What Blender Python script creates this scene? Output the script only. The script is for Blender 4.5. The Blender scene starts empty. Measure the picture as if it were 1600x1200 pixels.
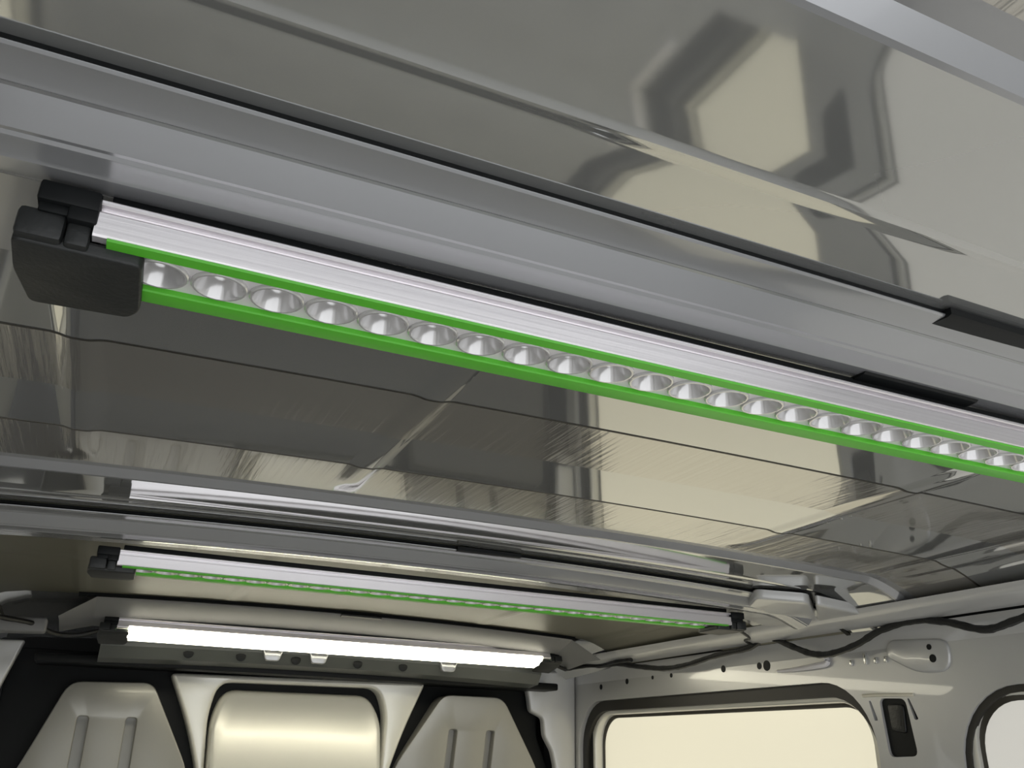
import bpy, bmesh, math, random
from mathutils import Vector, Matrix
random.seed(7)
SC = bpy.context.scene
COL = SC.collection
U = 0.25            # one working unit = 25 cm ; x across the van, y towards the cab, z up
CZ = 1.05           # camera height above the load floor (m); z = 0 in working units is the camera height

# ------------------------------------------------------------------ camera
cam = bpy.data.cameras.new('camera'); co = bpy.data.objects.new('camera', cam); COL.objects.link(co)
cam.sensor_width = 36.0; cam.lens = 1339.35 / 1600 * 36.0; cam.clip_start = 0.01
RX = Vector((0.90883773, 0.18483889, 0.37396333))    # world X, Y, Z seen in camera axes (right, down, forward)
RY = Vector((-0.41646529, 0.35070761, 0.83878534))
RZ = Vector((0.02388836, -0.9180625, 0.39571529))
M = Matrix(((RX[0], -RX[1], -RX[2], 0), (RY[0], -RY[1], -RY[2], 0), (RZ[0], -RZ[1], -RZ[2], CZ), (0, 0, 0, 1)))
co.matrix_world = M
SC.camera = co

# ------------------------------------------------------------------ world, light, exposure
SC.view_settings.view_transform = 'Standard'; SC.view_settings.look = 'None'
SC.view_settings.exposure = 0.95; SC.view_settings.gamma = 1.0; SC.view_settings.use_curve_mapping = False
w = bpy.data.worlds.new('workshop'); SC.world = w; w.use_nodes = True
bg = w.node_tree.nodes['Background']
bg.inputs[0].default_value = (0.96, 0.98, 1.0, 1); bg.inputs[1].default_value = 1.0

def area_light(name, loc, rot, sx, sy, power, col):
    l = bpy.data.lights.new(name, 'AREA'); l.shape = 'RECTANGLE'; l.size = sx; l.size_y = sy; l.energy = power; l.color = col
    o = bpy.data.objects.new(name, l); COL.objects.link(o); o.location = loc; o.rotation_euler = rot
    return o
# unseen fill light added behind the open rear doors to brighten the interior
area_light('rear_fill_light', (0.9, -2.6, 2.3), (math.radians(62), 0, math.radians(4)), 1.8, 0.9, 60, (1, 0.98, 0.96))

# ------------------------------------------------------------------ materials
def mat(name, col, rough=0.4, metal=0.0, coat=0.0, spec=0.5, emit=None, estr=0.0, noise=0.0, nscale=8.0, bump=0.0, bscale=(20, 20, 20), trans=0.0):
    m = bpy.data.materials.new(name); m.use_nodes = True
    nt = m.node_tree; b = nt.nodes['Principled BSDF']
    b.inputs['Base Color'].default_value = (*col, 1); b.inputs['Roughness'].default_value = rough
    b.inputs['Metallic'].default_value = metal; b.inputs['Coat Weight'].default_value = coat
    b.inputs['Coat Roughness'].default_value = 0.03; b.inputs['Specular IOR Level'].default_value = spec
    b.inputs['Transmission Weight'].default_value = trans
    if emit: b.inputs['Emission Color'].default_value = (*emit, 1); b.inputs['Emission Strength'].default_value = estr
    if noise or bump:
        tc = nt.nodes.new('ShaderNodeTexCoord')
    if noise:
        n = nt.nodes.new('ShaderNodeTexNoise'); n.inputs['Scale'].default_value = nscale; n.inputs['Detail'].default_value = 4
        nt.links.new(tc.outputs['Object'], n.inputs['Vector'])
        mx = nt.nodes.new('ShaderNodeMix'); mx.data_type = 'RGBA'
        mx.inputs[6].default_value = (*[c * (1 - noise) for c in col], 1); mx.inputs[7].default_value = (*[min(1, c * (1 + noise)) for c in col], 1)
        nt.links.new(n.outputs[0], mx.inputs[0]); nt.links.new(mx.outputs[2], b.inputs['Base Color'])
    if bump:
        mp = nt.nodes.new('ShaderNodeMapping'); mp.inputs['Scale'].default_value = bscale
        n2 = nt.nodes.new('ShaderNodeTexNoise'); n2.inputs['Scale'].default_value = 1.0; n2.inputs['Detail'].default_value = 3
        nt.links.new(tc.outputs['Object'], mp.inputs[0]); nt.links.new(mp.outputs[0], n2.inputs['Vector'])
        bp = nt.nodes.new('ShaderNodeBump'); bp.inputs['Strength'].default_value = 1.0; bp.inputs['Distance'].default_value = bump
        nt.links.new(n2.outputs[0], bp.inputs['Height']); nt.links.new(bp.outputs[0], b.inputs['Normal'])
    return m
def translucent_pane(name, col, frac):
    m = bpy.data.materials.new(name); m.use_nodes = True; nt = m.node_tree; nt.nodes.clear()
    out = nt.nodes.new('ShaderNodeOutputMaterial'); mx = nt.nodes.new('ShaderNodeMixShader'); mx.inputs[0].default_value = frac
    d = nt.nodes.new('ShaderNodeBsdfPrincipled'); d.inputs['Base Color'].default_value = (*col, 1); d.inputs['Roughness'].default_value = .4
    t = nt.nodes.new('ShaderNodeBsdfTranslucent'); t.inputs['Color'].default_value = (*col, 1)
    nt.links.new(d.outputs[0], mx.inputs[1]); nt.links.new(t.outputs[0], mx.inputs[2]); nt.links.new(mx.outputs[0], out.inputs[0])
    return m
MT = dict(
    pane=translucent_pane('cream_covered_pane', (0.75, 0.69, 0.52), 0.5),
    pane_grey=translucent_pane('grey_covered_pane', (0.60, 0.575, 0.52), 0.42),
    roof=mat('roof_paint', (0.46, 0.465, 0.455), 0.06, 0.68, 0.8, noise=0.04, bump=0.0003, bscale=(4, 4, 4)),
    streak=mat('streaky_roof_paint', (0.46, 0.445, 0.41), 0.12, 0.70, 0.6, noise=0.06, bump=0.0006, bscale=(120, 5, 5)),
    bow=mat('roof_bow_paint', (0.33, 0.335, 0.345), 0.2, 0.5, 0.4, noise=0.04, bump=0.0004, bscale=(5, 5, 5)),
    matte=mat('matte_header_paint', (0.165, 0.165, 0.165), 0.5, 0.1, 0.0, noise=0.05),
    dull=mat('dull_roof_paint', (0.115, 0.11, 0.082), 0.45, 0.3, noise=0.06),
    wall=mat('inner_body_paint', (0.50, 0.50, 0.49), 0.3, 0.2, 0.3, noise=0.06, bump=0.0006, bscale=(9, 9, 9)),
    skin=mat('cream_outer_skin', (0.80, 0.76, 0.62), 0.35, 0.0, 0.2, noise=0.03, nscale=4),
    bulk=mat('bulkhead_paint', (0.70, 0.69, 0.63), 0.32, 0.3, 0.2, noise=0.03),
    black=mat('black_plastic', (0.006, 0.007, 0.0075), 0.5, spec=0.2, noise=0.2, nscale=30),
    cap=mat('dark_cap_plastic', (0.012, 0.0135, 0.0135), 0.5, bump=0.0003, bscale=(300, 300, 300)),
    rubber=mat('dark_seal_rubber', (0.02, 0.018, 0.014), 0.5, noise=0.2),
    cable=mat('black_cable_sleeve', (0.004, 0.0045, 0.005), 0.4, bump=0.0006, bscale=(200, 200, 200)),
    alu=mat('brushed_aluminium', (0.88, 0.85, 0.87), 0.30, 0.75, noise=0.03, nscale=20, bump=0.0002, bscale=(4, 300, 300)),
    green=mat('bright_green_plastic', (0.10, 0.50, 0.03), 0.45, noise=0.05),
    tray=mat('white_lens_tray', (0.78, 0.76, 0.77), 0.3),
    lens=mat('clear_lens_plastic', (0.66, 0.65, 0.65), 0.12, 0.35, 0.5),
    chip=mat('led_chip', (0.10, 0.10, 0.09), 0.3),
    glow=mat('lit_diffuser', (0.9, 0.9, 0.85), 0.4, emit=(1.0, 0.94, 0.74), estr=6.5),
    under=mat('dark_flange_primer', (0.07, 0.075, 0.07), 0.45, noise=0.2),  # dark grey trim colour of the lower flange
    side=mat('shade_grey_side_paint', (0.30, 0.295, 0.27), 0.33, 0.35, 0.2, noise=0.03),  # darker grey puts the side panels' shade into their paint
    lowtrim=mat('charcoal_trim', (0.05, 0.05, 0.048), 0.5),
    floor=mat('dark_load_floor', (0.42, 0.425, 0.43), 0.6, noise=0.2),
    brown=mat('dark_brown_seam', (0.05, 0.045, 0.035), 0.5),  # dark brown of thin seam lines and inner seals
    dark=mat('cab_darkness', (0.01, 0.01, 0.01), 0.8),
    screw=mat('zinc_screw', (0.7, 0.7, 0.68), 0.25, 0.9),
)

# ------------------------------------------------------------------ builders
class MB:
    """collects geometry in working units, links it as one mesh object"""
    def __init__(s): s.bm = bmesh.new()
    def face(s, pts):
        vs = [s.bm.verts.new(p) for p in pts]
        return s.bm.faces.new(vs)
    def box(s, x0, x1, y0, y1, z0, z1, bev=0.0):
        b = bmesh.new(); bmesh.ops.create_cube(b, size=1.0)
        for v in b.verts:
            v.co = Vector(((x0 + x1) / 2 + v.co.x * (x1 - x0), (y0 + y1) / 2 + v.co.y * (y1 - y0), (z0 + z1) / 2 + v.co.z * (z1 - z0)))
        if bev: bmesh.ops.bevel(b, geom=b.edges[:] , offset=bev, segments=2, affect='EDGES', profile=0.5)
        s.merge(b)
    def merge(s, b, mtx=None):
        if mtx: bmesh.ops.transform(b, matrix=mtx, verts=b.verts)
        me = bpy.data.meshes.new('t'); b.to_mesh(me); b.free(); s.bm.from_mesh(me); bpy.data.meshes.remove(me)
    def prism(s, poly, fn, d0, d1, holes=(), bev=0.0, back=True):
        """poly in a plane (2-D), fn(a, b, d) -> point ; d0 visible face, d1 far face"""
        b = bmesh.new(); sg = 1 if d1 > d0 else -1
        def inset(L, k, hole):
            if k == 0: return [Vector(p) for p in L]
            ar = sum(L[i - 1][0] * L[i][1] - L[i][0] * L[i - 1][1] for i in range(len(L)))
            f = (1 if ar > 0 else -1) * (-1 if hole else 1); out = []
            for i in range(len(L)):
                p = Vector(L[i]); a = (p - Vector(L[i - 1])); c = (Vector(L[(i + 1) % len(L)]) - p)
                n1 = Vector((-a.y, a.x)).normalized(); n2 = Vector((-c.y, c.x)).normalized()
                n = (n1 + n2); n = n / max(.3, n.length_squared / 2) if n.length else n1
                out.append(p + n * f * k)
            return out
        steps = [(bev, 0.0), (bev * .62, bev * .12), (bev * .27, bev * .38), (0.0, bev)] if bev else [(0.0, 0.0)]
        es = []
        for q, L in enumerate([poly] + list(holes)):
            rings = [[b.verts.new(fn(p[0], p[1], d0 + sg * dd)) for p in inset(L, k, q > 0)] for k, dd in steps]
            rings.append([b.verts.new(fn(p[0], p[1], d1)) for p in L])
            N = len(L)
            es += [b.edges.new((rings[0][i], rings[0][(i + 1) % N])) for i in range(N)]
            for r0, r1 in zip(rings, rings[1:]):
                for i in range(N):
                    b.faces.new((r0[i], r0[(i + 1) % N], r1[(i + 1) % N], r1[i]))
        bmesh.ops.triangle_fill(b, use_beauty=True, use_dissolve=False, edges=es)
        bmesh.ops.recalc_face_normals(b, faces=b.faces)
        s.merge(b)
    def strip(s, prof, x0, x1, nx=1, zf=None, closed=False, caps=True):
        """extrude a (y, z) profile along x"""
        rings = []
        for i in range(nx + 1):
            x = x0 + (x1 - x0) * i / nx
            rings.append([s.bm.verts.new((x, y, z - (zf(x, y) if zf else 0))) for y, z in prof])
        n = len(prof)
        for i in range(nx):
            for j in range(n if closed else n - 1):
                k = (j + 1) % n
                s.bm.faces.new((rings[i][j], rings[i][k], rings[i + 1][k], rings[i + 1][j]))
        if closed and caps:
            s.bm.faces.new(rings[0][::-1]); s.bm.faces.new(rings[-1])
    def tube(s, pts, r, seg=8):
        pts = [Vector(p) for p in pts]; rings = []
        for i, p in enumerate(pts):
            t = (pts[min(i + 1, len(pts) - 1)] - pts[max(i - 1, 0)]).normalized()
            a = t.cross(Vector((0, 0, 1)))
            if a.length < 1e-3: a = t.cross(Vector((1, 0, 0)))
            a.normalize(); c = t.cross(a)
            rr = r(i) if callable(r) else r
            rings.append([s.bm.verts.new(p + (a * math.cos(2 * math.pi * k / seg) + c * math.sin(2 * math.pi * k / seg)) * rr) for k in range(seg)])
        for i in range(len(rings) - 1):
            for k in range(seg):
                s.bm.faces.new((rings[i][k], rings[i][(k + 1) % seg], rings[i + 1][(k + 1) % seg], rings[i + 1][k]))
        s.bm.faces.new(rings[0][::-1]); s.bm.faces.new(rings[-1])
    def lathe(s, prof, cx=0, cy=0, cz=0, seg=20):
        rings = [[s.bm.verts.new((cx + r * math.cos(2 * math.pi * k / seg), cy + r * math.sin(2 * math.pi * k / seg), cz + z)) for k in range(seg)] for r, z in prof]
        for i in range(len(rings) - 1):
            for k in range(seg):
                s.bm.faces.new((rings[i][k], rings[i][(k + 1) % seg], rings[i + 1][(k + 1) % seg], rings[i + 1][k]))
        s.bm.faces.new(rings[-1])
    def build(s, name, material, parent=None, base=(0, 0, 0), smooth=30, recalc=True, local=False):
        """base: origin in working units; with a parent the parent's base is used (verts absolute unless local)"""
        if recalc: bmesh.ops.recalc_face_normals(s.bm, faces=s.bm.faces)
        if parent is not None and not local: base = Vector(parent['_b'])
        b = Vector((0, 0, 0)) if local else Vector(base)
        for v in s.bm.verts: v.co = (v.co - b) * U
        me = bpy.data.meshes.new(name); s.bm.to_mesh(me); s.bm.free()
        me.materials.append(material)
        for p in me.polygons: p.use_smooth = True
        me.set_sharp_from_angle(angle=math.radians(smooth))
        o = bpy.data.objects.new(name, me); COL.objects.link(o)
        if parent is not None: o.parent = parent
        else: o.location = Vector(base) * U + Vector((0, 0, CZ))
        o['_b'] = tuple(base)
        return o
def empty(name, base):
    o = bpy.data.objects.new(name, None); COL.objects.link(o); o.empty_display_size = 0.02
    o.location = Vector(base) * U + Vector((0, 0, CZ)); o['_b'] = tuple(base)
    return o
def tag(o, label, cat, group=None):
    o['label'] = label; o['category'] = cat
    if group: o['group'] = group
    return o
def struct(o): o['kind'] = 'structure'; return o
def rr(a0, a1, b0, b1, r, n=7):
    out = []
    for (ca, cb, t0) in ((a1 - r, b1 - r, 0), (a0 + r, b1 - r, 90), (a0 + r, b0 + r, 180), (a1 - r, b0 + r, 270)):
        for i in range(n + 1):
            t = math.radians(t0 + 90 * i / n); out.append((ca + r * math.cos(t), cb + r * math.sin(t)))
    return out
def rpoly(pts, r, n=5):
    """polygon with rounded corners"""
    out = []; N = len(pts)
    for i in range(N):
        p = Vector(pts[i]); a = Vector(pts[i - 1]) - p; b = Vector(pts[(i + 1) % N]) - p
        d = min(r if not isinstance(r, (list, tuple)) else r[i], a.length * .45, b.length * .45)
        if d < 1e-4: out.append(tuple(p)); continue
        A = p + a.normalized() * d; B = p + b.normalized() * d
        for k in range(n + 1):
            t = k / n; q = A * (1 - t) ** 2 + p * 2 * t * (1 - t) + B * t * t
            out.append((q.x, q.y))
    return out
def spline(pts, n=8):
    pts = [Vector(p) for p in pts]; out = []
    for i in range(len(pts) - 1):
        p0 = pts[max(i - 1, 0)]; p1 = pts[i]; p2 = pts[i + 1]; p3 = pts[min(i + 2, len(pts) - 1)]
        for k in range(n):
            t = k / n
            out.append(0.5 * ((2 * p1) + (p2 - p0) * t + (2 * p0 - 5 * p1 + 4 * p2 - p3) * t * t + (3 * p1 - p0 - 3 * p2 + p3) * t ** 3))
    out.append(pts[-1]); return out

XC = 2.05; XL, XR = -1.30, 5.40            # middle of the van, inner faces of its side walls
FLOOR = -CZ / U
REAR = -3.2
def drop(x, y):
    A = 0.018 + 0.034 * min(1, max(0, (y - 2.0) / 3.0))
    t = max(0, x - 4.72, -.75 - x)
    return A * ((x - 1.8) / 2.5) ** 2 + 0.55 * t ** 1.6
RIBS = (-0.27, 0.97, 3.46, 4.80)
XE0, XE1 = -1.16, 5.26

# ------------------------------------------------------------------ ceiling: bays of roof skin between the roof bows
ceil = struct(empty('ceiling', (XC, 4.0, 1.3)))
def xknots():
    xs = set()
    n = 44
    for i in range(n + 1): xs.add(round(XE0 + (XE1 - XE0) * i / n, 4))
    for r in RIBS:
        for d in (-.085, -.06, -.035, -.02, .02, .035, .06, .085): xs.add(round(r + d, 4))
    return sorted(xs)
XK = xknots()
def rib(x, y, y0, y1):
    f = min(1, max(0, (y - y0) / .12)) * min(1, max(0, (y1 - y) / .12))
    h = 0
    for r in RIBS:
        d = abs(x - r); h = max(h, max(0, min(1, (.075 - d) / .045)))
    return .011 * h * f
def skin(name, material, prof, ry=None):
    """prof: list of (y, z)"""
    m = MB(); rows = []
    for y, z in prof:
        rows.append([m.bm.verts.new((x, y, z - drop(x, y) - (rib(x, y, *ry) if ry else 0))) for x in XK])
    for i in range(len(rows) - 1):
        for j in range(len(XK) - 1):
            m.bm.faces.new((rows[i][j], rows[i][j + 1], rows[i + 1][j + 1], rows[i + 1][j]))
    o = m.build(name, material, ceil, recalc=False, smooth=18)
    return o
def lin(y0, z0, y1, z1, n): return [(y0 + (y1 - y0) * i / n, z0 + (z1 - z0) * i / n) for i in range(n + 1)]
PY = 3.68
def bay(y0, full):
    """skin from the gap in front of one bow to the gap of the next; y0 = rear flange edge of the bow behind"""
    ry = (y0 + 1.0, y0 + 2.80)
    # low swage band ahead of the bow, then the step up to the main skin
    skin('swage_band', MT['roof'], [(y0 - .01, 1.232)] + lin(y0 + .30, 1.232, y0 + .80, 1.230, 4) + [(y0 + .86, 1.236), (y0 + .90, 1.25)])
    skin('roof_panel', MT['roof'], lin(y0 + .90, 1.25, y0 + 1.40, 1.25, 6) + [(y0 + 1.403, 1.262)], ry)
    skin('roof_panel', MT['streak'], [(y0 + 1.413, 1.262), (y0 + 1.416, 1.249)] + lin(y0 + 1.42, 1.249, y0 + 1.90, 1.252, 6), ry)
    skin('roof_panel', MT['roof'], lin(y0 + 1.90, 1.252, y0 + 2.36, 1.250, 6) + [(y0 + 2.363, 1.262)], ry)
    skin('roof_panel', MT['streak'], [(y0 + 2.372, 1.262), (y0 + 2.375, 1.249)] + lin(y0 + 2.38, 1.249, y0 + 2.87, 1.252, 6), ry)
    seam(y0 + 1.408, 1.249, ry, MT['rubber']); seam(y0 + 2.367, 1.249, ry, MT['brown'])
    skin('swage_step', MT['bow'], [(y0 + 2.87, 1.252), (y0 + 2.94, 1.256), (y0 + 2.985, 1.222), (y0 + 3.0, 1.2205)])
    skin('swage_band', MT['roof'], lin(y0 + 3.0, 1.2205, y0 + 3.40, 1.230, 4)
         + [(y0 + 3.41, 1.229), (y0 + 3.425, 1.224), (y0 + 3.445, 1.225), (y0 + 3.46, 1.229)] + lin(y0 + 3.47, 1.2285, y0 + PY + .02, 1.2325, 3))
def seam(y, z, ry, material):
    m = MB(); rows = []
    for yy, dz in ((y - .007, .004), (y - .006, -.001), (y + .006, -.001), (y + .007, .004)):
        rows.append([m.bm.verts.new((x, yy, z + dz - drop(x, y) - rib(x, yy, *ry))) for x in XK])
    for i in range(3):
        for j2 in range(len(XK) - 1): m.bm.faces.new((rows[i][j2], rows[i][j2 + 1], rows[i + 1][j2 + 1], rows[i + 1][j2]))
    return m.build('panel_seam', material, ceil, recalc=False)
B1, B2 = 1.502, 1.502 + PY
B3 = 8.45
bay(B1 - PY, False)
bay(B1, True)
# short bay between the second bow and the header
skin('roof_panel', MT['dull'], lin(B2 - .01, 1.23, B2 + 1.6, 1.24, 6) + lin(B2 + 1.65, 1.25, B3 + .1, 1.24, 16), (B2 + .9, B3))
skin('roof_panel', MT['roof'], lin(B3 + .1, 1.24, 11.0, 1.10, 8))
skin('roof_panel', MT['roof'], lin(REAR, 1.24, B1 - PY - .01, 1.24, 6))

# ------------------------------------------------------------------ roof bows
def bow_profile(y0, dz=0.0):
    return [(y + y0, z + dz) for y, z in (
        (.012, 1.213), (0, 1.210), (0, 1.207), (.006, 1.203), (.085, 1.199), (.098, 1.193), (.106, 1.196), (.116, 1.195), (.124, 1.188),
        (.170, 1.149), (.178, 1.143), (.188, 1.1425), (.196, 1.136), (.206, 1.1345), (.25, 1.131), (.262, 1.126), (.30, 1.126), (.32, 1.129), (.345, 1.136),
        (.365, 1.200), (.375, 1.207), (.84, 1.213), (.85, 1.219), (.84, 1.225), (.36, 1.219))]
def roof_bow(y0, dz, label, xend=5.36):
    b = tag(empty('roof_bow', (XC, y0 + .2, 1.1)), label, 'roof beam', 'roof bows across the van')
    m = MB(); m.strip(bow_profile(y0, dz), XE0 - .1, xend, 40, drop, closed=True)
    m.build('pressed_beam', MT['bow'], b, smooth=22)
    return b
b1 = roof_bow(B1, 0.0, 'nearest grey roof bow, carrying the large unlit light bar with round lenses')
b2 = roof_bow(B2, -0.004, 'middle grey roof bow, carrying the small unlit light bar with dotted green edge', 5.0)
def pads(b, spots, y0, dz):
    for x0, x1, yo in spots:
        m = MB()
        z = 1.226 - drop((x0 + x1) / 2, y0) + dz
        m.strip([(y0 + yo - .02, z - .022), (y0 + yo - .005, z - .026), (y0 + yo + .05, z - .022), (y0 + yo + .05, z), (y0 + yo - .02, z)], x0, x1, 6, None, closed=True)
        m.build('bonding_pad', MT['black'], b)
pads(b1, [(2.05, 3.0, 0.0)], B1, -0.002)
pads(b2, [(1.95, 2.40, 0.0)], B2, -0.004)
# black strip standing in for the shadow in the gap behind each bow flange
for b, y0 in ((b1, B1), (b2, B2)):
    m = MB(); m.strip([(y0 + .008, 1.214), (y0 + .012, 1.233), (y0 + .05, 1.233), (y0 + .05, 1.214)], XE0, XE1, 40, drop, closed=True)
    m.build('joint_shadow_strip', MT['black'], b)
# small dark slot above the light bar on the near bow
m = MB(); m.strip([(B1 + .272, 1.1245), (B1 + .28, 1.118), (B1 + .335, 1.116), (B1 + .335, 1.128)], 2.0, 2.50, 8, drop, closed=True)
m.build('foam_pad', MT['black'], b1)

# header bow over the bulkhead
hb = tag(empty('roof_bow', (XC, B3 + .3, 1.0)), 'front header bow above the bulkhead, carrying the lit light bar', 'roof beam', 'roof bows across the van')
m = MB()
hp = [(B3 + .02, 1.215), (B3, 1.205), (B3 + .02, 1.19), (B3 + .30, 1.10), (B3 + .42, 1.07), (B3 + .75, 1.04), (B3 + .80, 1.06), (B3 + .6, 1.2)]
m.strip(hp, -0.15, 4.55, 30, drop, closed=True)
for s, xe, xo in ((-1, -0.15, -0.42), (1, 4.55, 4.92)):
    # chamfered ends
    vs0 = [m.bm.verts.new((xe, y, z - drop(xe, y))) for y, z in hp]
    vs1 = [m.bm.verts.new((xo, y + .02, min(z, 1.09) - .07 - drop(xe, y))) for y, z in hp]
    for i in range(len(hp)):
        j = (i + 1) % len(hp); m.bm.faces.new((vs0[i], vs0[j], vs1[j], vs1[i]))
    m.bm.faces.new(vs1)
m.build('pressed_beam', MT['matte'], hb)
m = MB(); m.strip([(B3 + .005, 1.213), (B3 + .012, 1.24), (B3 + .05, 1.24), (B3 + .05, 1.213)], -.3, 4.6, 30, drop, closed=True)
m.build('joint_shadow_strip', MT['black'], hb)  # black strip stands in for the dark gap behind the header
m = MB(); m.strip([(B3 - .015, 1.19), (B3 - .02, 1.205), (B3 - .01, 1.215), (B3 + .04, 1.215), (B3 + .04, 1.18)], 2.02, 2.42, 6, drop, closed=True)
m.build('bonding_pad', MT['black'], hb)
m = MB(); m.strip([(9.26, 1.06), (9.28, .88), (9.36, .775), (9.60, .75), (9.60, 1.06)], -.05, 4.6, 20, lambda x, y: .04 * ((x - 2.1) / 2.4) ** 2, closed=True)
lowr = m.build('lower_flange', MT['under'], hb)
for x in (1.55, 2.02, 3.45):
    m = MB(); m.prism(rpoly([(x - .11, .92), (x + .11, .92), (x + .07, .80), (x - .07, .80)], .03), lambda a, b, d: (a, d, b), 9.235, 9.29, bev=.01)
    m.build('tab', MT['bow'], hb)  # lighter paint than the flange, lamp light put into the tabs' colour
for x in (0.75, 1.25, 1.80, 2.45, 2.95):
    m = MB(); m.lathe([(.001, 0), (.045, 0), (.05, .012), (.03, .02)], seg=14)
    for v in m.bm.verts: v.co = Vector((x + v.co.x, 9.315 - v.co.z, .83 + v.co.y))
    m.build('plug', MT['black'], hb)

# ------------------------------------------------------------------ floor, side walls
fl = struct(empty('floor', (XC, 4, FLOOR)))
m = MB(); m.prism([(XL - .3, REAR), (XR, REAR), (XR, 5.3), (4.45, 5.3), (4.45, 9.4), (XR, 9.4), (XR, 11.2), (XL - .3, 11.2)], lambda a, b, d: (a, b, d), FLOOR, FLOOR - .12)
m.build('load_floor', MT['floor'], fl)
m = MB(); m.box(4.3, XR, 5.2, 9.5, FLOOR - 1.1, FLOOR - 1.0); m.box(4.3, XR, 5.2, 5.27, FLOOR - 1.0, FLOOR - .13); m.box(4.3, XR, 9.43, 9.5, FLOOR - 1.0, FLOOR - .13);  m.box(4.42, 4.46, 5.28, 9.42, FLOOR - 1.0, FLOOR - .1); m.build('door_step', MT['rubber'], fl)
m = MB(); m.box(4.24, 4.36, 5.85, 6.8, FLOOR, FLOOR + .03, .01); m.build('sill_strip', MT['tray'], fl)

def FR(a, b, d): return (XR + d, a, b)
def FL(a, b, d): return (XL - d, a, b)
SLOT = rpoly([(4.885, .44), (5.13, .45), (5.10, .04), (4.84, .05)], .05, 4)
T1 = rpoly([(5.215, .44), (5.235, .44), (5.20, .29), (5.165, .295)], .012, 3)
T2 = rpoly([(4.85, .44), (4.868, .44), (4.825, .29), (4.79, .295)], .012, 3)
W1 = rr(5.2, 9.86, -5.0, .595, .52, 9)
W3 = rr(5.2, 7.9, -3.0, .595, .52, 9)
W2 = rr(-.6, 4.47, -3.4, .49, .5, 9)
front_edge = [(11.0, FLOOR), (10.1, FLOOR - 1), (10.12, -.15), (10.16, .03), (10.38, .18), (10.42, .43), (10.75, .47), (10.92, .56), (10.95, .80)]
outer = [(REAR, FLOOR - 1)] + front_edge[1:] + [(10.95, .80), (REAR, .80)][1:]
wr = struct(empty('wall_right', (XR, 4, FLOOR)))
m = MB(); m.prism(outer, FR, 0, .10, [W1, W2, SLOT, T1, T2], bev=0)
m.build('inner_panel', MT['wall'], wr)
wl = struct(empty('wall_left', (XL, 4, FLOOR)))
m = MB(); m.prism(outer, FL, 0, .10, [W3, W2])
m.build('inner_panel', MT['wall'], wl)

def window(name, F0, X, a0, a1, zb, ztop, r, wide, pm, top=.11, ds=1.0):
    def F(a, b, d): return F0(a, b, d * ds)
    o = struct(empty(name, (X, (a0 + a1) / 2, zb)))
    def ring(k, e=0):        # nested outlines, k = 1 seal edge, k = 2 frame edge
        l, h, t = ((wide * .45, wide, top), (wide * 1.6, wide * 2.1, top * 1.36))[k - 1]
        return rr(a0 + l + e, a1 - h - e, zb + t + e, ztop - t - e, r * (.9, .62)[k - 1], 9)
    m = MB(); m.prism(rr(a0 - .03, a1 + .03, zb - .03, ztop + .03, r, 9), F, .06, .16, [ring(1)]); m.build('seal', MT['rubber'], o)
    m = MB(); m.prism(rr(a0 + .01, a1 - .01, zb + .01, ztop - .01, r, 9), F, .11, .22, [ring(2)], bev=.018); m.build('frame', MT['bulk'], o)
    m = MB(); m.prism(ring(2, -.01), F, .222, .235, [ring(2, .032)]); m.build('inner_seal', MT['brown'], o)
    m = MB(); m.bm.faces.new([m.bm.verts.new(F(p[0], p[1], .24)) for p in rr(a0 + .02, a1 - .02, zb + .02, ztop - .02, r, 9)]); m.build('covered_pane', MT[pm], o)
    return o
window('door_1', FR, XR, 5.2, 9.86, -5.0, .595, .52, .095, 'pane')
window('window_1', FR, XR, -.6, 4.47, -3.4, .49, .5, .045, 'pane_grey', .045, .3)
window('window_2', FL, XL, 5.2, 7.9, -3.0, .595, .52, .11, 'pane')
window('window_3', FL, XL, -.6, 4.47, -3.4, .49, .5, .10, 'wall')
# black belt slot in the pillar, its two thin slots and lip
m = MB(); m.box(XR + .022, XR + .16, 4.70, 5.18, -.05, .47); m.build('slot_recess', MT['black'], wr)
m = MB(); m.prism(rpoly([(4.92, .40), (5.07, .41), (5.06, .22), (4.93, .20)], .03), FR, .010, .05, bev=.008); m.build('belt_guide', MT['cable'], wr)
m = MB(); m.tube([(XR - .005, 4.80, .462), (XR - .012, 5.0, .468), (XR - .012, 5.15, .474), (XR - .005, 5.28, .474)], .012); m.build('slot_lip', MT['skin'], wr)
m = MB(); m.box(XR + .1, XR + .3, 9.7, 11.1, FLOOR, .86); m.build('leak_block_box', MT['dark'], wr)  # dark box added behind the wall edge to block outside light
m = MB(); m.prism(rpoly([(4.72, -2.25), (5.02, -2.3), (5.02, -3.1), (4.72, -3.2)], .06), FR, -.012, .02); m.build('pillar_opening', MT['black'], wr)
m = MB(); m.prism(rpoly([(4.95, .95), (5.39, .95), (5.39, -1.2), (5.16, -1.2), (5.12, -.12), (5.08, .04), (4.98, .20), (4.96, .40), (4.80, .47), (4.74, .80)], .04), lambda a, b, d: (a, d - .10 * (a - 4.8), b), 9.97, 10.05, bev=.03); m.build('front_pillar_flange', MT['wall'], wr)
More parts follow.
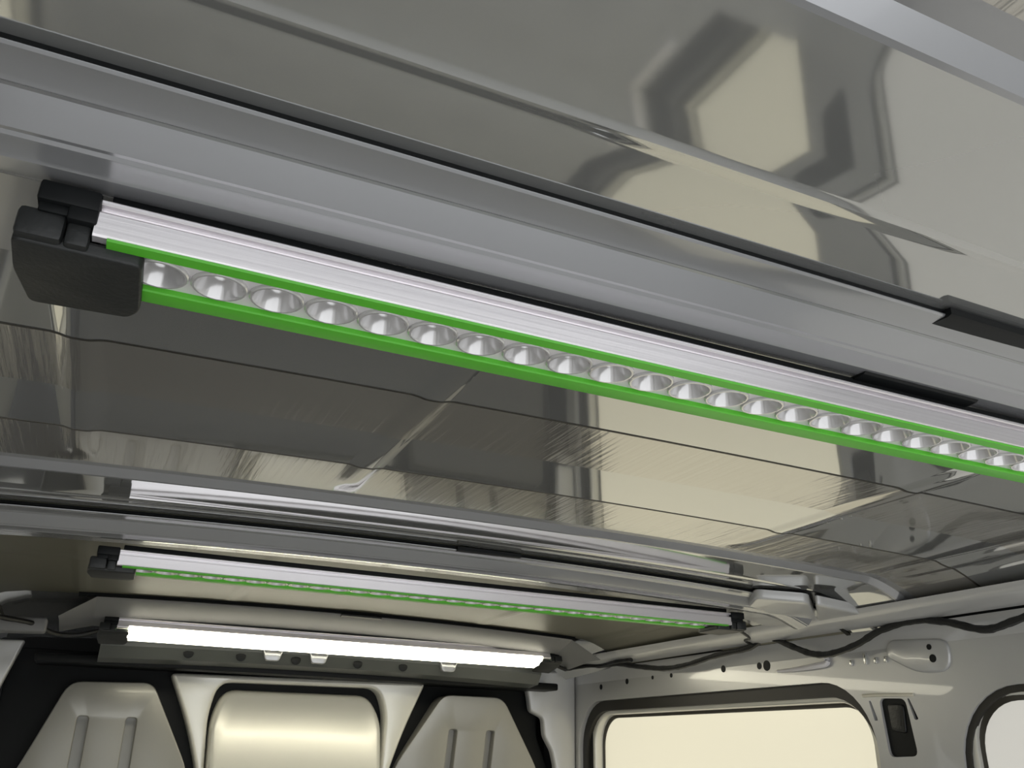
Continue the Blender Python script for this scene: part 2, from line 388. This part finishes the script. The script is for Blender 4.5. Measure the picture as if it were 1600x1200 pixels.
# round punched plate at the pillar head and small holes along the rail
m = MB(); m.prism(rpoly([(4.42, .82), (4.95, .86), (5.0, .74), (4.72, .60), (4.44, .60)], .12), FR, -.02, .02, bev=.015)
plate = m.build('pillar_gusset', MT['wall'], wr)
def hole(y, z, r, parent, x=XR - .024):
    m = MB(); m.prism(rr(y - r, y + r, z - r, z + r, r * .98, 4), lambda a, b, d: (x + d, a, b), 0, .02); return m.build('punched_hole', MT['black'], parent)
hole(4.584, .775, .02, plate); hole(4.567, .695, .028, plate)
for y, z, r in ((6.98, .79, .032), (6.46, .78, .03), (6.36, .775, .045), (8.72, .775, .03), (9.3, .745, .03), (7.85, .785, .022), (8.2, .785, .02)): hole(y, z, r, wr, XR - .004)
m = MB(); m.tube(spline([(XR - .02, 6.20, .715), (XR - .03, 5.95, .715), (XR - .035, 5.72, .725), (XR - .02, 5.60, .74), (XR - .02, 5.62, .80)], 5), lambda i: .012 + .012 * min(1, i / 10)); m.build('sealant_bead', MT['tray'], wr)
for y in (5.35, 5.2, 5.1, 5.0):
    m = MB(); m.box(XR - .02, XR + .01, y - .012, y + .012, .70, .745 + (.04 if y == 5.2 else 0), .004); m.build('weld_mark', MT['screw'], wr)

# cantrails along both roof edges
def cantrail(name, s, X):
    o = struct(empty(name, (X, 4, .8)))
    def P(x, z): return (X - s * x, z)
    def run(nm, prof, material, y0, y1, ny=30):
        m = MB(); rows = []
        for i in range(ny + 1):
            y = y0 + (y1 - y0) * i / ny
            rows.append([m.bm.verts.new((X - s * a, y, b)) for a, b in prof])
        for i in range(ny):
            for j in range(len(prof) - 1):
                m.bm.faces.new((rows[i][j], rows[i][j + 1], rows[i + 1][j + 1], rows[i + 1][j]))
        return m.build(nm, material, o, smooth=35)
    run('lower_rail', [(-.02, .76), (0, .80), (.008, .89), (.05, .945), (.16, .955)], MT['wall'], REAR, 11)
    run('rail_gap', [(.13, .93), (.10, .98), (.13, 1.04), (.25, 1.08)], MT['black'], REAR, 11)
    run('upper_rail', [(.13, .95), (.17, .94), (.25, .965), (.30, .99), (.33, 1.0), (.38, 1.05)], MT['wall'], REAR, 11)
    return o
cantrail('trim_1', 1, XR)
cantrail('trim_2', -1, XL)
# end brackets joining the middle bow to the cantrail
for poly, z in (([(4.30, 5.12), (4.62, 4.92), (5.14, 5.40), (4.98, 5.86), (4.62, 5.74)], 1.035), ([(4.66, 4.90), (5.22, 4.86), (5.30, 5.10), (5.16, 5.42)], 1.03)):
    m = MB(); m.prism(rpoly(poly, .06), lambda a, b, d: (a, b, d - .10 * (a - 4.9)), z, z + .07, bev=.018); m.build('end_bracket', MT['wall'], b2)
m = MB(); m.prism(rpoly([(-.95, .97), (-.50, .985), (-.50, .86), (-.95, .84)], .03), lambda a, b, d: (a, d, b), 8.60, 8.75, bev=.02); m.build('end_bracket', MT['matte'], hb)
# ------------------------------------------------------------------ bulkhead
wf = struct(empty('wall_front', (XC, 10, FLOOR)))
def FB(a, b, d): return (a, d, b)
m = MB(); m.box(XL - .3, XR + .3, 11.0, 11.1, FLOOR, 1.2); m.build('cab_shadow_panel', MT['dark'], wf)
m = MB(); m.prism(rpoly([(-.85, .86), (4.95, .86), (4.95, .2), (5.12, -.2), (5.12, FLOOR), (-.85, FLOOR)], .05), FB, 10.10, 10.2, bev=.02); m.build('back_plate', MT['black'], wf)
CF = rpoly([(.66, .68), (3.43, .72), (3.20, .20), (3.05, -.25), (3.0, -.6), (3.0, -.75), (1.12, -.75), (1.12, -.6), (1.06, -.25), (.90, .2)], [.06, .06, .4, .3, .2, .1, .1, .2, .3, .4])
CI = rpoly([(1.133, -.3), (1.085, .30), (1.15, .62), (2.88, .64), (2.985, .37), (2.965, -.3), (2.92, -.62), (1.2, -.62)], [.3, .3, .18, .18, .3, .3, .2, .2])
m = MB(); m.prism(CF, FB, 9.90, 10.12, [CI], bev=.035); m.build('centre_frame', MT['bulk'], wf)
CP = rpoly([(1.15, -.3), (1.12, .26), (1.22, .55), (2.80, .56), (2.945, .30), (2.94, -.3), (2.9, -.60), (1.22, -.60)], [.3, .3, .2, .2, .3, .3, .2, .2])
m = MB(); m.prism(CP, lambda a, b, d: (a, d if d > 10.1 else d + .30 * (b - .4), b), 9.95, 10.12, bev=.07); m.build('centre_panel', MT['bulk'], wf)
LP = rpoly([(-.26, .55), (.51, .575), (.97, -.25), (1.0, -.6), (1.0, -.75), (-.74, -.75), (-.70, -.6), (-.55, -.26)], [.12, .1, .2, .1, .1, .1, .2, .2])
RP = rpoly([(3.63, .60), (4.36, .60), (4.90, -.2), (5.0, -.55), (5.02, -.75), (3.12, -.75), (3.12, -.6), (3.13, -.2)], [.1, .12, .2, .2, .1, .1, .1, .2])
def tl(a, b, d): return (a, d if d > 10.1 else d + .10 * (b - .5), b)
def tr(a, b, d): return (a, d if d > 10.1 else d - .05 * (a - 4.2) - .20 * (b - .1), b)
for poly, fn, xs, tilt in ((LP, tl, (-.075, .365), .03), (RP, tr, (3.79, 4.245), -.02)):
    ribs = [rpoly([(x - .05, .235), (x + .05, .235), (x + .05 + tilt * .4, -.60), (x - .05 + tilt * .4, -.60)], .03) for x in xs]
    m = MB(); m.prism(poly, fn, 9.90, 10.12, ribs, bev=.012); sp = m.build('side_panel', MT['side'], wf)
    for x in xs:
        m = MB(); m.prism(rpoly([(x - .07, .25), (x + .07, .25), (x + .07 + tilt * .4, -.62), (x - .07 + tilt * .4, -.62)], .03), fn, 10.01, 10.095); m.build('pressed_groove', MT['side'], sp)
m = MB(); m.prism(rr(-.7, 4.95, -3.9, -.85, .15), FB, 9.95, 10.12, bev=.03); m.build('lower_trim_panel', MT['lowtrim'], wf)
# ledge above the bulkhead
m = MB(); m.box(-.6, 5.0, 9.62, 10.2, .70, .78, .02); m.build('top_ledge', MT['black'], wf)
# pale pillar foot at the far left of the bulkhead
m = MB(); m.prism(rpoly([(-1.29, .87), (-.72, .90), (-.84, .46), (-1.0, 0), (-1.29, 0)], .03), FB, 9.80, 9.9, bev=.02); m.build('pillar_corner', MT['wall'], wf)

# ------------------------------------------------------------------ light bars
PITCH = 0.1345; NL = 33; LEN = 4.42
def lens_mesh():
    m = MB()
    m.lathe([(.066, .012), (.066, .000), (.063, -.003), (.058, -.003), (.055, .003), (.046, .040), (.038, .052)], seg=24)
    return m
def lens_proto(parent, x):
    o = lens_mesh().build('lens', MT['lens'], parent, local=True)
    o.location = Vector((x, .118, 0)) * U
    m = MB(); m.box(-.024, .024, -.024, .024, .040, .051, .003)
    c = m.build('led_chip', MT['chip'], o, local=True)
    return o, c
def end_cap(root, flip):
    def fx(x): return x if not flip else LEN - x
    def B(m, x0, x1, *a): m.box(min(fx(x0), fx(x1)), max(fx(x0), fx(x1)), *a)
    m = MB(); B(m, -.148, -.055, .008, .27, -.03, .040, .012)
    B(m, -.052, -.004, .012, .25, -.03, .040, .008)
    poly = rpoly([(fx(-.150), .030), (fx(.108), .036), (fx(.114), .27), (fx(.09), .315), (fx(-.13), .33), (fx(-.155), .17)], .02, 4)
    m.prism(poly, lambda a, b, d: (a, b, d), -.036, -.004, bev=.006)
    m.prism(poly, lambda a, b, d: (a, b, d), -.004, -.010)
    c = m.build('end_cap', MT['cap'], root, local=True)
    m = MB(); B(m, -.118, .004, -.012, .22, .050, .100, .008); B(m, -.055, .004, -.008, .1, .02, .060, .006); B(m, -.112, -.045, .002, .2, .03, .055, .003)
    m.build('mounting_clip', MT['black'], c, local=True)
ALU = [(.030, -.002), (.004, -.002), (0, .003), (0, .056), (.004, .061), (.024, .062), (.024, .077), (.004, .078), (0, .081), (0, .087), (.004, .091), (.26, .091), (.262, .004), (.25, -.002), (.235, .002), (.235, .075), (.030, .075)]
def light_bar(base, label, lit=False, zdir=0, copy_from=None):
    root = tag(empty('light_bar', base), label, 'light bar', 'light bars under the roof bows')
    m = MB(); m.strip(ALU, 0, LEN, 1, None, closed=True); m.build('housing', MT['alu'], root, local=True, smooth=25)
    m = MB(); m.strip([(-.001, -.004), (.002, -.009), (.036, -.010), (.040, -.006), (.040, .020), (.004, .0)], .10 if lit else .03, LEN - (.10 if lit else .03), 1, None, closed=True); m.build('green_strip', MT['green'], root, local=True)
    m = MB(); m.strip([(.196, -.006), (.199, -.010), (.252, -.012), (.264, -.006), (.262, .004), (.196, .020)], .08, LEN - .08, 1, None, closed=True); m.build('green_strip', MT['green'], root, local=True)
    m = MB(); m.box(.02, LEN - .02, .028, .23, .0915, .124, .004); m.build('top_gap_shadow', MT['black'], root, local=True)  # black strip put in as the shadow gap above the housing
    end_cap(root, False); end_cap(root, True)
    if lit:
        m = MB(); m.strip([(-.004, .012), (-.006, -.006), (.03, -.028), (.118, -.038), (.22, -.030), (.262, -.012), (.262, .008)], .10, LEN - .10, 1, None, closed=True); m.build('lit_diffuser', MT['glow'], root, local=True)
        return root
    lx = [.143 + PITCH * k for k in range(NL) if .143 + PITCH * k < LEN - .10]
    m = MB(); m.prism([(.06, .036), (LEN - .06, .036), (LEN - .06, .2), (.06, .2)], lambda a, b, d: (a, b, d), .006, .012,
                      [[(x + .060 * math.cos(2 * math.pi * k / 24), .118 + .060 * math.sin(2 * math.pi * k / 24)) for k in range(24)] for x in lx])
    m.build('lens_tray', MT['tray'], root, local=True)
    global LP0
    for x in lx:
        if LP0 is None:
            LP0 = lens_proto(root, x)
        else:
            o = LP0[0].copy(); COL.objects.link(o); o.parent = root; o.location = Vector((x, .118, 0)) * U
            c = LP0[1].copy(); COL.objects.link(c); c.parent = o
    return root
LP0 = None
light_bar((-.19, 1.80, 1.0), 'large nearest light bar, unlit, aluminium with green edges and round lenses')
light_bar((-.03, 5.53, .958), 'middle light bar, unlit, small silver strip above thin dotted green edge')
l3 = light_bar((.06, 8.80, .975), 'lit light bar glowing warm white above the bulkhead', lit=True)
l3.rotation_euler = (math.radians(-18), 0, 0)

# ------------------------------------------------------------------ wiring
def cable(pts, r, label, base, smooth=8):
    m = MB(); sp = spline(pts, smooth)
    m.tube(sp, lambda i: r * (1 + .12 * math.sin(i * 1.7) * math.sin(i * .6)))
    return tag(m.build('wiring_cable', MT['cable'], base=base), label, 'cable')
xr = 5.23
cable([(5.15, 11.0, .94), (xr, 10.33, .965), (xr, 9.64, .942), (xr, 8.74, .951), (xr, 8.2, .886), (xr, 7.73, .835), (xr, 7.34, .84), (xr, 6.87, .89), (xr, 6.36, .92), (xr, 6.13, .985),
       (xr, 5.83, .882), (xr, 5.61, .805), (xr, 5.40, .785), (xr, 5.12, .828), (xr, 4.86, .909), (xr, 4.55, .944), (xr, 4.29, .905), (xr, 4.0, .823), (xr, 3.77, .853), (xr, 3.4, .92), (xr, 2.8, .90)], .026,
      'thick black wavy cable hanging along the right roof rail above the pillar', (xr, 6, .88))
cable([(4.60, 8.98, .93), (4.8, 9.1, .90), (5.0, 9.4, .93), (5.12, 9.2, .955), (5.18, 8.9, .95), (5.14, 8.5, .955), (5.14, 8.2, .95)], .021,
      'black cable running from the right end of the lit light bar', (4.8, 9.1, .9))
cable([(4.40, 5.62, .98), (4.6, 5.72, .955), (4.85, 5.9, .93), (5.05, 6.2, .95), (5.2, 6.3, .94)], .012,
      'thin black lead from the right end of the middle light bar', (4.6, 5.7, .95))
cable([(-.05, 8.95, .955), (-.25, 9.0, .90), (-.45, 8.9, .89), (-.62, 8.6, .93), (-.9, 8.2, .93), (-1.1, 7.4, .93), (-1.12, 6.0, .93)], .022,
      'black cable bundle at the left end of the lit light bar', (-.4, 8.9, .9))
